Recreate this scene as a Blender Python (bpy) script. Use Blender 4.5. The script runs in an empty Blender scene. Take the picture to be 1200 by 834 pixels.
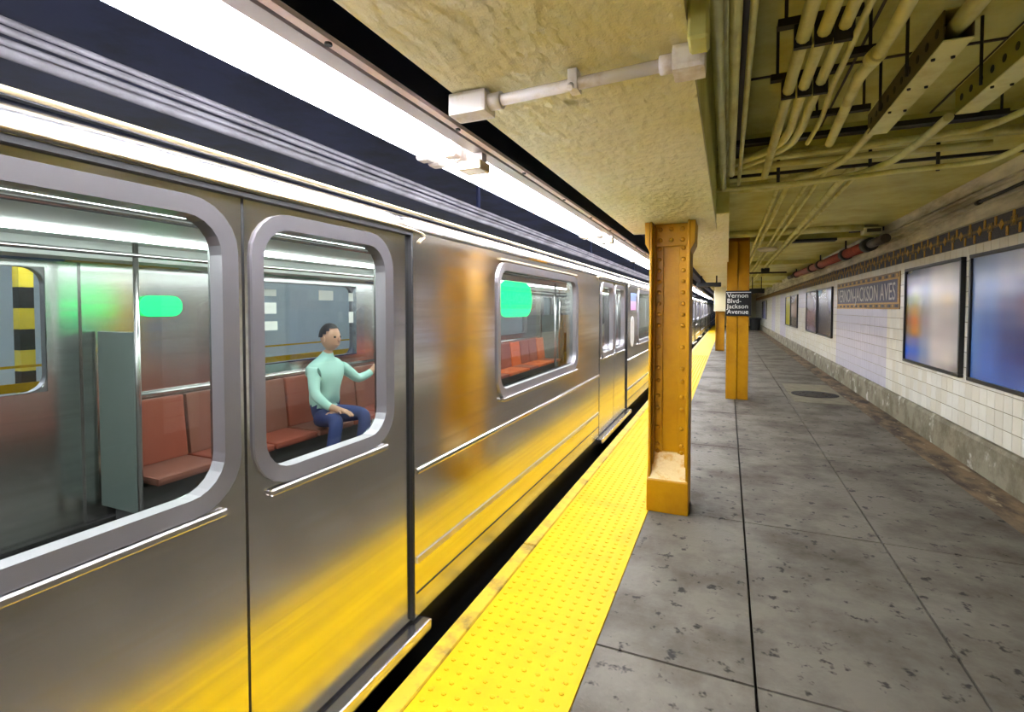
import bpy, bmesh, math, random
from mathutils import Vector, Matrix, noise
random.seed(7)
SC = bpy.context.scene
COL = SC.collection
# ------------------------------------------------------------------ camera, world, exposure
F, VX, HY, CAMZ = 587.0, 853.0, 361.0, 1.5
PITCH = math.atan(.031)
YAW = math.atan((VX - 600) / F * math.cos(PITCH))
CY = HY + F * math.tan(PITCH)
cam = bpy.data.objects.new('camera', bpy.data.cameras.new('camera'))
COL.objects.link(cam)
cam.location = (0, 0, CAMZ)
cam.rotation_euler = (math.pi / 2 - PITCH, 0, YAW)
cam.data.sensor_width = 36
cam.data.lens = F / 1200 * 36
cam.data.shift_y = (CY - 417) / 1200
cam.data.clip_end = 300
SC.camera = cam
world = bpy.data.worlds.new('tunnel_dark'); SC.world = world
world.use_nodes = True
world.node_tree.nodes['Background'].inputs[0].default_value = (.55, .62, .9, 1)
world.node_tree.nodes['Background'].inputs[1].default_value = .012
vs = SC.view_settings
vs.view_transform = 'Standard'; vs.look = 'None'; vs.gamma = 1; vs.use_curve_mapping = False
vs.exposure = 1.42
TUBE = 26.0          # radiance of the platform tubes
CARLIGHT = 7.0       # radiance of the car's ceiling strips

FWD = Vector((-math.sin(YAW) * math.cos(PITCH), math.cos(YAW) * math.cos(PITCH), -math.sin(PITCH)))
RGT = Vector((math.cos(YAW), math.sin(YAW), 0)); UPV = RGT.cross(FWD)
def P(x, y, axis, val):
    """photo pixel -> the point where its ray meets the plane axis = val"""
    d = FWD * F + RGT * (x - 600) - UPV * (y - CY)
    c = Vector((0, 0, CAMZ))
    return c + d * ((val - c[axis]) / d[axis])

# ------------------------------------------------------------------ materials
def lin(c):
    return tuple(((v / 255) / 12.92 if v / 255 <= .04045 else ((v / 255 + .055) / 1.055) ** 2.4) for v in c) + (1,)
MATS = {}
def mat(name, c, rough=.6, metal=0, c2=None, scale=4, lo=.4, hi=.65, bump=0, bscale=40, stretch=(1, 1, 1), world_space=False,
        c3=None, s3=20, lo3=.6, hi3=.7, rand=0, rough2=None, emit=None, estr=0, spec=.5, detail=6):
    if name in MATS: return MATS[name]
    m = bpy.data.materials.new(name); m.use_nodes = True
    nt = m.node_tree; b = nt.nodes['Principled BSDF']; L = nt.links
    b.inputs['Base Color'].default_value = lin(c); b.inputs['Roughness'].default_value = rough
    b.inputs['Metallic'].default_value = metal; b.inputs['Specular IOR Level'].default_value = spec
    if world_space:
        src = nt.nodes.new('ShaderNodeNewGeometry').outputs['Position']
    else:
        src = nt.nodes.new('ShaderNodeTexCoord').outputs['Object']
    mp = nt.nodes.new('ShaderNodeMapping'); mp.inputs['Scale'].default_value = stretch; L.new(src, mp.inputs[0])
    col = None
    def layer(prev, cc, sc, l, h, det):
        n = nt.nodes.new('ShaderNodeTexNoise'); n.inputs['Scale'].default_value = sc; n.inputs['Detail'].default_value = det
        n.inputs['Roughness'].default_value = .65
        L.new(mp.outputs[0], n.inputs['Vector'])
        r = nt.nodes.new('ShaderNodeMapRange'); r.inputs[1].default_value = l; r.inputs[2].default_value = h
        L.new(n.outputs['Fac'], r.inputs[0])
        mx = nt.nodes.new('ShaderNodeMix'); mx.data_type = 'RGBA'
        L.new(r.outputs[0], mx.inputs[0])
        if prev is None: mx.inputs[6].default_value = lin(c)
        else: L.new(prev, mx.inputs[6])
        mx.inputs[7].default_value = lin(cc)
        return mx.outputs[2], r.outputs[0]
    if c2:
        col, fac = layer(None, c2, scale, lo, hi, detail)
        if rough2 is not None:
            rr = nt.nodes.new('ShaderNodeMapRange'); rr.inputs[3].default_value = rough; rr.inputs[4].default_value = rough2
            L.new(fac, rr.inputs[0]); L.new(rr.outputs[0], b.inputs['Roughness'])
    if c3: col, _ = layer(col, c3, s3, lo3, hi3, 3)
    if rand:
        oi = nt.nodes.new('ShaderNodeObjectInfo')
        r = nt.nodes.new('ShaderNodeMapRange'); r.inputs[3].default_value = 1 - rand; r.inputs[4].default_value = 1
        L.new(oi.outputs['Random'], r.inputs[0])
        mx = nt.nodes.new('ShaderNodeMix'); mx.data_type = 'RGBA'; mx.blend_type = 'MULTIPLY'; mx.inputs[0].default_value = 1
        if col is None: mx.inputs[6].default_value = lin(c)
        else: L.new(col, mx.inputs[6])
        L.new(r.outputs[0], mx.inputs[7]); col = mx.outputs[2]
    if col is not None: L.new(col, b.inputs['Base Color'])
    if bump:
        n = nt.nodes.new('ShaderNodeTexNoise'); n.inputs['Scale'].default_value = bscale; n.inputs['Detail'].default_value = 4
        L.new(mp.outputs[0], n.inputs['Vector'])
        bp = nt.nodes.new('ShaderNodeBump'); bp.inputs['Strength'].default_value = bump; bp.inputs['Distance'].default_value = .02
        L.new(n.outputs['Fac'], bp.inputs['Height']); L.new(bp.outputs[0], b.inputs['Normal'])
    if emit:
        b.inputs['Emission Color'].default_value = lin(emit); b.inputs['Emission Strength'].default_value = estr
    MATS[name] = m
    return m
def glass_mat(name, tint, facing=.1, rough=0.02):
    m = bpy.data.materials.new(name); m.use_nodes = True
    nt = m.node_tree; nt.nodes.remove(nt.nodes['Principled BSDF']); out = nt.nodes['Material Output']
    t = nt.nodes.new('ShaderNodeBsdfTransparent'); t.inputs[0].default_value = tint
    g = nt.nodes.new('ShaderNodeBsdfGlossy'); g.inputs['Roughness'].default_value = rough
    f = nt.nodes.new('ShaderNodeFresnel'); ge = nt.nodes.new('ShaderNodeNewGeometry')
    ior = nt.nodes.new('ShaderNodeMapRange'); ior.inputs[3].default_value = 1.45; ior.inputs[4].default_value = 1 / 1.45
    nt.links.new(ge.outputs['Backfacing'], ior.inputs[0]); nt.links.new(ior.outputs[0], f.inputs[0])   # same reflectance on both faces of the thin pane
    mx = nt.nodes.new('ShaderNodeMixShader')
    nt.links.new(f.outputs[0], mx.inputs[0]); nt.links.new(t.outputs[0], mx.inputs[1]); nt.links.new(g.outputs[0], mx.inputs[2])
    nt.links.new(mx.outputs[0], out.inputs[0])
    MATS[name] = m
    return m

M_SLAB = mat('platform concrete', (110, 104, 93), .58, c2=(76, 69, 58), scale=1.6, lo=.42, hi=.66, c3=(40, 36, 31), s3=11, lo3=.60, hi3=.67,
             bump=.25, bscale=30, world_space=True, rough2=.75, rand=.12, spec=.22)
M_JOINT = mat('joint dirt', (38, 35, 30), .9)
M_YEL = mat('tactile yellow', (206, 166, 0), .6, c2=(190, 148, 0), scale=3, lo=.5, hi=.8, c3=(120, 92, 20), s3=16, lo3=.66, hi3=.76, world_space=True, spec=.15)
M_YELB = mat('edge board yellow', (196, 160, 16), .55, c2=(104, 84, 34), scale=6, lo=.48, hi=.72, world_space=True)
M_COL = mat('column orange paint', (178, 128, 0), .4, c2=(160, 108, 0), scale=3, lo=.45, hi=.7, bump=.12, bscale=25, spec=.3)
M_COLW = mat('worn column footing', (206, 178, 118), .5, c2=(190, 134, 16), scale=9, lo=.5, hi=.66, bump=.3, bscale=30)
M_CREAM = mat('cream paint', (214, 206, 170), .5)
M_SOFF = mat('bumpy cream plaster', (238, 232, 202), .42, c2=(222, 212, 150), scale=1.6, lo=.35, hi=.65, c3=(168, 158, 100), s3=4, lo3=.70, hi3=.74,
             bump=1.0, bscale=24, stretch=(1, .6, 1), world_space=True)
M_CEIL = mat('olive cream ceiling', (214, 212, 128), .5, c2=(188, 178, 80), scale=2.2, lo=.4, hi=.68, bump=.25, bscale=8, world_space=True)
M_PIPE = mat('painted conduit', (230, 226, 154), .38, c2=(204, 194, 102), scale=5, lo=.45, hi=.7, world_space=True)
M_PIPEW = mat('white conduit', (244, 238, 238), .45, c2=(206, 188, 172), scale=9, lo=.5, hi=.7, world_space=True)
M_PIPED = mat('dusty tunnel conduit', (150, 146, 152), .5, c2=(110, 106, 110), scale=3, world_space=True)
M_BLK = mat('blackened steel', (30, 28, 24), .6)
M_SOOT = mat('sooty tunnel', (40, 48, 88), .8, c2=(22, 26, 50), scale=1.5)
M_WALLB = mat('grout', (150, 144, 122), .85, c2=(120, 112, 88), scale=3, world_space=True)
M_TILE = mat('white glazed tile', (234, 231, 219), .22, c2=(222, 216, 196), scale=1.2, lo=.45, hi=.7, world_space=True, rand=.1)
M_TILE2 = mat('ivory glazed tile', (226, 220, 202), .24, rand=.1)
M_TILEL = mat('lavender glazed tile', (206, 202, 214), .25, rand=.06)
M_NAVY = mat('navy mosaic', (34, 36, 46), .6, c2=(56, 56, 62), scale=60, lo=.45, hi=.55)
M_GOLD = mat('gold mosaic', (190, 140, 14), .5, c2=(150, 102, 12), scale=60, lo=.45, hi=.55)
M_OCHRE = mat('ochre mosaic', (122, 94, 40), .55, c2=(86, 66, 34), scale=70, lo=.45, hi=.55)
M_PLAST = mat('grimy cornice plaster', (216, 208, 178), .6, c2=(140, 128, 98), scale=3, lo=.42, hi=.68, bump=.3, bscale=14, stretch=(1, .25, 1), world_space=True)
M_CURB = mat('concrete curb', (132, 126, 104), .7, c2=(98, 88, 64), scale=3, lo=.42, hi=.6, c3=(186, 182, 170), s3=5, lo3=.6, hi3=.7, bump=.3, world_space=True)
M_GUT = mat('brown gutter dirt', (126, 104, 76), .75, c2=(54, 42, 30), scale=5, lo=.4, hi=.62, c3=(160, 146, 118), s3=9, lo3=.62, hi3=.7, bump=.5, stretch=(1, .4, 1), world_space=True)
M_IRON = mat('cast iron', (34, 30, 28), .6, bump=.3, bscale=60)
M_PALECON = mat('pale concrete collar', (124, 119, 96), .65, c2=(100, 94, 74), scale=6)
M_STEEL = mat('brushed stainless', (212, 211, 211), .16, metal=1, c2=(192, 190, 189), scale=3, lo=.4, hi=.7, stretch=(1, .12, 6), rough2=.24)
_b = M_STEEL.node_tree.nodes['Principled BSDF']; _b.inputs['Anisotropic'].default_value = .55
_c = M_STEEL.node_tree.nodes.new('ShaderNodeCombineXYZ'); _c.inputs[2].default_value = 1      # brushed along the car: highlights stretch upright
M_STEEL.node_tree.links.new(_c.outputs[0], _b.inputs['Tangent'])
M_CHROME = mat('bright trim', (225, 222, 222), .22, metal=1)
M_ALU = mat('satin aluminium', (190, 186, 188), .34, metal=.85)
M_FRAMEG = mat('pale window gasket frame', (142, 138, 142), .3, metal=.7)
M_TAN = mat('tan rail', (176, 160, 128), .4, metal=.6)
M_RUB = mat('black rubber', (16, 15, 15), .6)
M_SKIRT = mat('undercar black', (26, 25, 24), .6, metal=.2)
M_LINER = mat('car liner', (206, 208, 206), .45)
M_CARFLOOR = mat('car floor', (70, 68, 68), .5)
M_SEATO = mat('orange seat', (222, 104, 36), .35)
M_SEATR = mat('red seat', (150, 76, 60), .35)
M_SEATB = mat('brick seat', (134, 84, 72), .35)
M_TUBE = mat('lit tube', (255, 255, 255), .4, emit=(244, 247, 255), estr=TUBE)
M_STRIP = mat('car light strip', (255, 255, 255), .4, emit=(240, 250, 246), estr=CARLIGHT)
M_REFL = mat('white enamel reflector', (236, 236, 238), .35)
M_HOLD = mat('lampholder plastic', (176, 166, 158), .4)
M_CHAN = mat('grey channel', (150, 138, 136), .45)
M_PINK = mat('pinkish rail', (226, 204, 202), .45)
M_GREEN = mat('green lit display', (10, 60, 30), .4, emit=(10, 240, 112), estr=1.5)
M_GREEN2 = mat('dim green lit display', (10, 60, 30), .4, emit=(20, 235, 120), estr=.9)
M_FRAME = mat('black poster frame', (22, 21, 22), .35)
M_SIGNB = mat('black sign enamel', (14, 16, 20), .35)
M_WHITE = mat('white lettering', (236, 236, 232), .5)
M_GREYL = mat('grey mosaic lettering', (182, 174, 164), .5)
M_PLATE = mat('tablet violet mosaic', (58, 54, 78), .55, c2=(74, 70, 88), scale=70, lo=.45, hi=.55)
M_RED = mat('red oxide pipe', (160, 62, 44), .5, c2=(120, 42, 34), scale=8, world_space=True)
M_DKPIPE = mat('dark pipe', (62, 54, 46), .5)
M_GLASS = glass_mat('car window glass', (.9, .93, .92, 1))

# ------------------------------------------------------------------ mesh helpers
OFF = {}
def box(bm, x0, x1, y0, y1, z0, z1, mi=0):
    v = [bm.verts.new(p) for p in ((x0,y0,z0),(x1,y0,z0),(x1,y1,z0),(x0,y1,z0),(x0,y0,z1),(x1,y0,z1),(x1,y1,z1),(x0,y1,z1))]
    for f in ((0,3,2,1),(4,5,6,7),(0,1,5,4),(1,2,6,5),(2,3,7,6),(3,0,4,7)):
        bm.faces.new([v[i] for i in f]).material_index = mi
    return bm
def B(*a):
    return box(bmesh.new(), *a)
def bev(bm, w=.004, seg=2):
    bmesh.ops.bevel(bm, geom=list(bm.edges), offset=w, segments=seg, affect='EDGES', profile=.7)
    return bm
def smooth_path(pts, n=6):
    pts = [Vector(p) for p in pts]
    if len(pts) < 3: return pts
    out = []
    ext = [2 * pts[0] - pts[1]] + pts + [2 * pts[-1] - pts[-2]]
    for i in range(1, len(ext) - 2):
        a, b, c, d = ext[i-1:i+3]
        for k in range(n):
            t = k / n
            out.append(.5 * ((2*b) + (c-a)*t + (2*a-5*b+4*c-d)*t*t + (3*b-a-3*c+d)*t**3))
    out.append(pts[-1])
    return out
def tube(bm, pts, r, n=10, cap=True, sm=True):
    pts = smooth_path(pts) if sm else [Vector(p) for p in pts]
    rings = []
    for i, p in enumerate(pts):
        t = (pts[min(i+1, len(pts)-1)] - pts[max(i-1, 0)]).normalized()
        u = t.cross(Vector((0, 0, 1)))
        if u.length < 1e-3: u = Vector((1, 0, 0))
        u.normalize(); w = t.cross(u)
        rr = r(i / (len(pts) - 1)) if callable(r) else r
        rings.append([bm.verts.new(p + (u * math.cos(2*math.pi*k/n) + w * math.sin(2*math.pi*k/n)) * rr) for k in range(n)])
    for a, b in zip(rings, rings[1:]):
        for k in range(n):
            bm.faces.new((a[k], a[(k+1) % n], b[(k+1) % n], b[k])).smooth = True
    if cap:
        bm.faces.new(rings[0][::-1]); bm.faces.new(rings[-1])
    return bm
def lathe(bm, prof, n=20, c=(0, 0, 0)):
    c = Vector(c); rings = []
    for r, z in prof:
        rings.append([bm.verts.new(c + Vector((r*math.cos(2*math.pi*k/n), r*math.sin(2*math.pi*k/n), z))) for k in range(n)])
    for a, b in zip(rings, rings[1:]):
        for k in range(n): bm.faces.new((a[k], a[(k+1) % n], b[(k+1) % n], b[k]))
    bm.faces.new(rings[0][::-1]); bm.faces.new(rings[-1])
    return bm
def rrect(w, h, r, seg=6):
    out = []
    for cx, cy, a0 in ((w/2-r, h/2-r, 0), (-w/2+r, h/2-r, 90), (-w/2+r, -h/2+r, 180), (w/2-r, -h/2+r, 270)):
        for k in range(seg + 1):
            a = math.radians(a0 + 90 * k / seg)
            out.append((cx + r * math.cos(a), cy + r * math.sin(a)))
    return out
def ring_frame(bm, yc, zc, w, h, r, iw, ih, ir, x0, x1):
    """window frame lying in a plane of constant x, from x0 (back) to x1 (face)"""
    o, i = rrect(w, h, r), rrect(iw, ih, ir); n = len(o)
    def vv(l, x): return [bm.verts.new((x, yc + a, zc + b)) for a, b in l]
    of, if_, ob, ib = vv(o, x1), vv(i, x1 - .006), vv(o, x0), vv(i, x0)
    for k in range(n):
        j = (k + 1) % n
        bm.faces.new((of[k], of[j], if_[j], if_[k]))
        bm.faces.new((ob[j], ob[k], ib[k], ib[j]))
        bm.faces.new((of[j], of[k], ob[k], ob[j]))
        bm.faces.new((if_[k], if_[j], ib[j], ib[k]))
    return bm
def rr_slab(bm, yc, zc, w, h, r, x0, x1):
    l = rrect(w, h, r); n = len(l)
    a = [bm.verts.new((x1, yc + p, zc + q)) for p, q in l]; b = [bm.verts.new((x0, yc + p, zc + q)) for p, q in l]
    bm.faces.new(a); bm.faces.new(b[::-1])
    for k in range(n): bm.faces.new((a[(k+1) % n], a[k], b[k], b[(k+1) % n]))
    return bm
def mesh_of(bm, mats, name, recalc=True):
    if recalc: bmesh.ops.recalc_face_normals(bm, faces=bm.faces)
    me = bpy.data.meshes.new(name); bm.to_mesh(me); bm.free()
    for m in (mats if isinstance(mats, (list, tuple)) else [mats]): me.materials.append(m)
    return me
def thing(name, label, cat, loc=(0, 0, 0), group=None, kind=None):
    o = bpy.data.objects.new(name, None); COL.objects.link(o)
    o.location = loc; o.empty_display_size = .1; OFF[o] = Vector(loc)
    tag(o, label, cat, group, kind)
    return o
def tag(o, label=None, cat=None, group=None, kind=None):
    if label: o['label'] = label
    if cat: o['category'] = cat
    if group: o['group'] = group
    if kind: o['kind'] = kind
    return o
def part(name, bm, m, parent=None, smooth=False, label=None):
    """bm in world coordinates; linked under parent whose world origin is OFF[parent]"""
    off = OFF[parent] if parent else Vector((0, 0, 0))
    bmesh.ops.translate(bm, vec=-off, verts=bm.verts)
    me = mesh_of(bm, m, name)
    if smooth:
        for f in me.polygons: f.use_smooth = True
    o = bpy.data.objects.new(name, me); COL.objects.link(o)
    if parent: o.parent = parent
    OFF[o] = off
    if label: o['label'] = label
    return o
def single(name, bm, m, label, cat, group=None, smooth=False, kind=None):
    """a one-mesh thing whose origin sits at its base centre"""
    xs = [v.co for v in bm.verts]
    c = Vector(((min(v.x for v in xs)+max(v.x for v in xs))/2, (min(v.y for v in xs)+max(v.y for v in xs))/2, min(v.z for v in xs)))
    bmesh.ops.translate(bm, vec=-c, verts=bm.verts)
    me = mesh_of(bm, m, name)
    if smooth:
        for f in me.polygons: f.use_smooth = True
    o = bpy.data.objects.new(name, me); COL.objects.link(o); o.location = c; OFF[o] = c
    return tag(o, label, cat, group, kind)
def inst(name, me, loc, parent, rot=None, scale=None):
    o = bpy.data.objects.new(name, me); COL.objects.link(o)
    if parent: o.parent = parent
    o.location = Vector(loc) - (OFF[parent] if parent else Vector((0, 0, 0)))
    if rot: o.rotation_euler = rot
    if scale: o.scale = scale
    OFF[o] = Vector(loc)
    return o
def copy_tree(o, parent=None):
    c = o.copy(); COL.objects.link(c); c.parent = parent
    for ch in o.children: copy_tree(ch, c)
    return c
def struct(name, bm, m, label=None, cat=None):
    o = part(name, bm, m); o['kind'] = 'structure'
    if label: o['label'] = label
    if cat: o['category'] = cat
    return o
def text_bm(txt, size, align='LEFT', extrude=.002, sx=1, spacing=1, line=1):
    c = bpy.data.curves.new('lettering', 'FONT'); c.body = txt; c.size = size; c.extrude = extrude; c.align_x = align
    c.space_character = spacing; c.space_line = line; c.resolution_u = 3
    o = bpy.data.objects.new('lettering', c); COL.objects.link(o)
    bpy.context.view_layer.update()
    me = bpy.data.meshes.new_from_object(o.evaluated_get(bpy.context.evaluated_depsgraph_get()))
    bm = bmesh.new(); bm.from_mesh(me)
    bpy.data.objects.remove(o); bpy.data.curves.remove(c); bpy.data.meshes.remove(me)
    bmesh.ops.scale(bm, vec=(sx, 1, 1), verts=bm.verts)
    return bm

# ------------------------------------------------------------------ main dimensions (metres)
XE = -1.185          # platform edge
XYI = -.525          # inner edge of the yellow strip
XG = 1.82            # gutter
XW = 2.17            # tiled wall face
YEND = 47.0
YN = -4.0            # how far the platform is built behind the camera

# ================================================================== SETTING
floor = struct('floor', B(XYI - .02, XG, YN, YEND, -.35, -.03), M_JOINT, 'grey concrete platform floor cut into large slabs', 'floor')
ys = [YN, -1.6, .35, 2.165, 3.835, 5.85]
while ys[-1] < YEND - 2: ys.append(ys[-1] + 1.93)
ys.append(YEND)
xs = [XYI + .004, .12, .925, XG]
G = .006
for j in range(len(ys) - 1):
    for i in range(3):
        x0, x1, y0, y1 = xs[i] + (G if i else 0), xs[i+1] - G, ys[j] + G, ys[j+1] - G
        b = B(-(x1-x0)/2, (x1-x0)/2, -(y1-y0)/2, (y1-y0)/2, -.05, 0)
        inst('slab', mesh_of(b, M_SLAB, 'slab'), ((x0+x1)/2, (y0+y1)/2, random.uniform(-.0015, 0)), floor)
# gutter and curb along the wall
gut = struct('trim_1', B(XG, XW, YN, YEND, -.3, -.014), M_GUT, 'dirty brown gutter strip running along the wall foot', 'gutter')
bm = bmesh.new()
prof = [(2.125, -.05), (2.128, .02), (2.134, .27), (2.15, .305), (XW + .02, .315), (XW + .02, -.05)]
nseg = 60
rings = []
for k in range(nseg + 1):
    y = YN + (YEND - YN) * k / nseg
    rings.append([bm.verts.new((x + (noise.noise((y*1.3, z*4, 0)) * .006 if 0 < q < 4 else 0), y, z)) for q, (x, z) in enumerate(prof)])
for a, b in zip(rings, rings[1:]):
    for q in range(len(prof)): bm.faces.new((a[q], b[q], b[(q+1) % len(prof)], a[(q+1) % len(prof)]))
bm.faces.new(rings[0]); bm.faces.new(rings[-1][::-1])
struct('baseboard_right', bm, M_CURB, 'low grey concrete curb along the foot of the tiled wall', 'curb')

# platform edge: the yellow tactile strip and its rubbing board
strip = thing('tactile_strip', 'bright yellow bumpy warning strip along the platform edge', 'warning strip', (XYI, 4, 0))
XS = -1.095          # seam between tactile and board
part('paving', B(XS + .006, XYI, YN, YEND, -.05, .004), M_YEL, strip)
dome = bmesh.new()
lathe_prof = [(.0115, 0), (.0105, .0025), (.007, .0038)]
dv, df = [], []
n8 = 6
y = .2
while y < 17:
    x = XS + .04
    while x < XYI - .02:
        base = len(dv)
        for r, z in lathe_prof:
            for k in range(n8): dv.append((x + r*math.cos(k*math.tau/n8), y + r*math.sin(k*math.tau/n8), .004 + z))
        for q in range(2):
            for k in range(n8): df.append((base+q*n8+k, base+q*n8+(k+1) % n8, base+(q+1)*n8+(k+1) % n8, base+(q+1)*n8+k))
        df.append(tuple(base + 2*n8 + k for k in range(n8)))
        x += .06
    y += .06
me = bpy.data.meshes.new('domes'); me.from_pydata([(a - OFF[strip].x, b - OFF[strip].y, c) for a, b, c in dv], [], df); me.materials.append(M_YEL)
o = bpy.data.objects.new('domes', me); COL.objects.link(o); o.parent = strip; o['kind'] = 'stuff'
board = thing('rubbing_board', 'worn yellow rubbing board at the very edge of the platform', 'edge board', (XE, 4, 0))
yb = [YN, -.6, 2.93, 5.9, 8.9, 12, 15, 18, 21, 24, 27, 30, 33, 36, 39, 42, YEND]
for a, b in zip(yb, yb[1:]):
    part('board', bev(B(XE, XS - .004, a + .006, b - .006, -.14, .0), .006, 1), M_YELB, board)
struct('platform_edge_face', B(XE + .02, XYI, YN, YEND, -1.25, -.05), M_SOOT, 'dark sooty face of the platform below its edge', 'platform edge')
# track bed, opposite platform, tunnel
struct('track_bed', B(-7.4, XE + .02, -25, 95, -1.4, -1.25), M_SOOT, 'dark track bed under the train', 'track bed')
struct('tunnel_roof', B(-10.4, -.62, -25, 95, 3.05, 3.2), M_SOOT, 'dark sooty tunnel roof above the tracks', 'tunnel roof')
opp = struct('opposite_platform', B(-10.4, -7.05, -25, 60, -1.25, 0), M_PALECON, 'far platform across the tracks seen through the car', 'platform')
part('warning_strip', B(-7.6, -7.05, -25, 60, 0, .01), M_YEL, opp)
part('edge_face', B(-7.05, -7.03, -25, 60, -.22, -.02), M_YELB, opp)
struct('wall_left', B(-10.6, -10.4, -25, 95, -1.4, 3.2), mat('pale far tile', (188, 202, 212), .4), 'pale tiled wall of the far platform', 'wall')

# ------------------------------------------------------------------ right wall
wall = struct('wall_right', B(XW, XW + .2, YN, YEND, -.3, 2.9), M_WALLB, 'white square tiled station wall with thin grey joints', 'wall')
TS = .15
z0w = .312
posters = [  # y0, y1, z0, z1
    (6.345, 8.09, .805, 2.01), (4.42, 6.165, .805, 2.01), (15.2, 17.08, .825, 1.985), (13.12, 15.05, .825, 1.985),
    (21.2, 22.85, .83, 1.965), (19.22, 21.05, .83, 1.965), (34.0, 37.8, .82, 1.98)]
tablet = (8.40, 12.68, 1.485, 2.01)
def covered(y0, y1, z0, z1):
    for a, b, c, d in posters + [tablet]:
        if y0 > a and y1 < b and z0 > c and z1 < d: return True
    return False
tb = bmesh.new(); box(tb, -.006, 0, -TS/2 + .0035, TS/2 - .0035, -TS/2 + .0035, TS/2 - .0035); bev(tb, .0025, 1)
tile_me = [mesh_of(tb, M_TILE, 'tile')]
for m in (M_TILE2, M_TILEL):
    c = tile_me[0].copy(); c.materials.clear(); c.materials.append(m); tile_me.append(c)
tiles = []
y = 3.0
while y < YEND - .1:
    for r in range(12):
        z = z0w + r * TS
        if not covered(y, y + TS, z, z + TS):
            lav = (8.95 < y + TS/2 < 12.76 and z < 1.48) or (17.15 < y < 19.1 and z > 1.5) or (23 < y < 25.4 and .3 < z < 2) or (28 < y < 30)
            k = 2 if lav else (1 if random.random() < .3 else 0)
            tiles.append((y + TS/2, z + TS/2, k))
    y += TS
front = sorted([t for t in tiles if t[0] > 5.15])[:295]
fs = set(front)
for (ty, tz, k) in front:
    inst('tile', tile_me[k], (XW, ty, tz), wall)
rv, rf, rm = [], [], []
for (ty, tz, k) in tiles:
    if (ty, tz, k) in fs: continue
    h = TS/2 - .0035; b0 = len(rv)
    for x, s in ((XW, 0), (XW - .0045, 0), (XW - .006, .0025)):
        for sy, sz in ((-1, -1), (1, -1), (1, 1), (-1, 1)): rv.append((x, ty + sy*(h-s), tz + sz*(h-s)))
    for q in range(2):
        for k2 in range(4): rf.append((b0+q*4+k2, b0+q*4+(k2+1) % 4, b0+(q+1)*4+(k2+1) % 4, b0+(q+1)*4+k2)); rm.append(k)
    rf.append((b0+8, b0+9, b0+10, b0+11)); rm.append(k)
me = bpy.data.meshes.new('tile_field'); me.from_pydata(rv, [], rf)
for m in (M_TILE, M_TILE2, M_TILEL): me.materials.append(m)
me.polygons.foreach_set('material_index', rm)
o = bpy.data.objects.new('tile_field', me); COL.objects.link(o); o.parent = wall; o['kind'] = 'stuff'

# mosaic frieze
frz = struct('trim_2', B(XW - .004, XW + .02, YN, YEND, 2.114, 2.312), M_NAVY, 'navy and gold mosaic frieze running along the top of the tiled wall', 'frieze')
def plate(dx, pts):
    bm = bmesh.new()
    a = [bm.verts.new((-dx, p, q)) for p, q in pts]; b = [bm.verts.new((0, p, q)) for p, q in pts]
    bm.faces.new(a); bm.faces.new(b[::-1])
    n = len(pts)
    for k in range(n): bm.faces.new((a[(k+1) % n], a[k], b[k], b[(k+1) % n]))
    return bm
dia = [(0, -.045), (.045, 0), (0, .045), (-.045, 0)]
sq = [(-.05, -.04), (.05, -.04), (.05, .04), (-.05, .04)]
stem = [(-.018, -.04), (.018, -.04), (.018, .04), (-.018, .04)]
shapes = {'diamond': (dia, M_GOLD, .006), 'square': (sq, M_OCHRE, .004), 'stem': (stem, M_GOLD, .005), 'core': ([(a*.5, b*.5) for a, b in dia], M_GOLD, .007)}
fme = {k: mesh_of(plate(v[2], v[0]), v[1], k) for k, v in shapes.items()}
band_me = mesh_of(plate(.003, [(-.21, -.012), (.21, -.012), (.21, .012), (-.21, .012)]), M_OCHRE, 'band')
far_bm = bmesh.new()
y = 5.674 - .41 * 6; n = 0
while y < YEND - .5:
    items = [('diamond', y, 2.224), ('square', y + .205, 2.226), ('core', y + .205, 2.226), ('stem', y + .105, 2.158 if n % 2 else 2.27),
             ('stem', y - .1, 2.27 if n % 2 else 2.158), ('stem', y + .205, 2.288 if n % 2 else 2.15)]
    for nm, yy, zz in items:
        if 5.2 < yy < 11.5: inst('frieze_' + nm, fme[nm], (XW - .004, yy, zz), frz)
        else:
            pts, m, dx = shapes[nm]
            t = plate(dx, [(p + yy, q + zz) for p, q in pts])
            mi = 0 if m is M_GOLD else 1
            mp = {}
            for v in t.verts: mp[v] = far_bm.verts.new((v.co.x + XW - .004, v.co.y, v.co.z))
            for f in t.faces: far_bm.faces.new([mp[v] for v in f.verts]).material_index = mi
            t.free()
    y += .41; n += 1
far = part('frieze_pieces', far_bm, [M_GOLD, M_OCHRE], frz); far['kind'] = 'stuff'
part('frieze_band', B(XW - .007, XW, YN, YEND, 2.212, 2.238), M_OCHRE, frz)

# cornice above the frieze
corn = struct('trim_3', B(XW - .012, XW + .02, YN, YEND, 2.316, 2.74), M_PLAST, 'grimy plaster cornice between the frieze and the ceiling', 'cornice')
for za, zb, d in ((2.316, 2.345, .03), (2.50, 2.525, .045), (2.60, 2.612, .03)):
    part('ledge', B(XW - .012 - d, XW - .012, YN, YEND, za, zb), M_PLAST, corn)
bm = bmesh.new()
rings = []
for q in range(7):
    a = math.pi/2 * q / 6
    rings.append([bm.verts.new((XW - .012 - .075 * (1 - math.cos(a)), yy, 2.645 + .09 * math.sin(a))) for yy in (YN, YEND)])
for a, b in zip(rings, rings[1:]): bm.faces.new((a[0], a[1], b[1], b[0])).smooth = True
part('cove', bm, M_PLAST, corn)
def run(name, pts, r, m, label, cat='conduit', group=None, sm=True, n=10):
    return single(name, tube(bmesh.new(), pts, r, n, sm=sm), m, label, cat, group)
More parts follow.
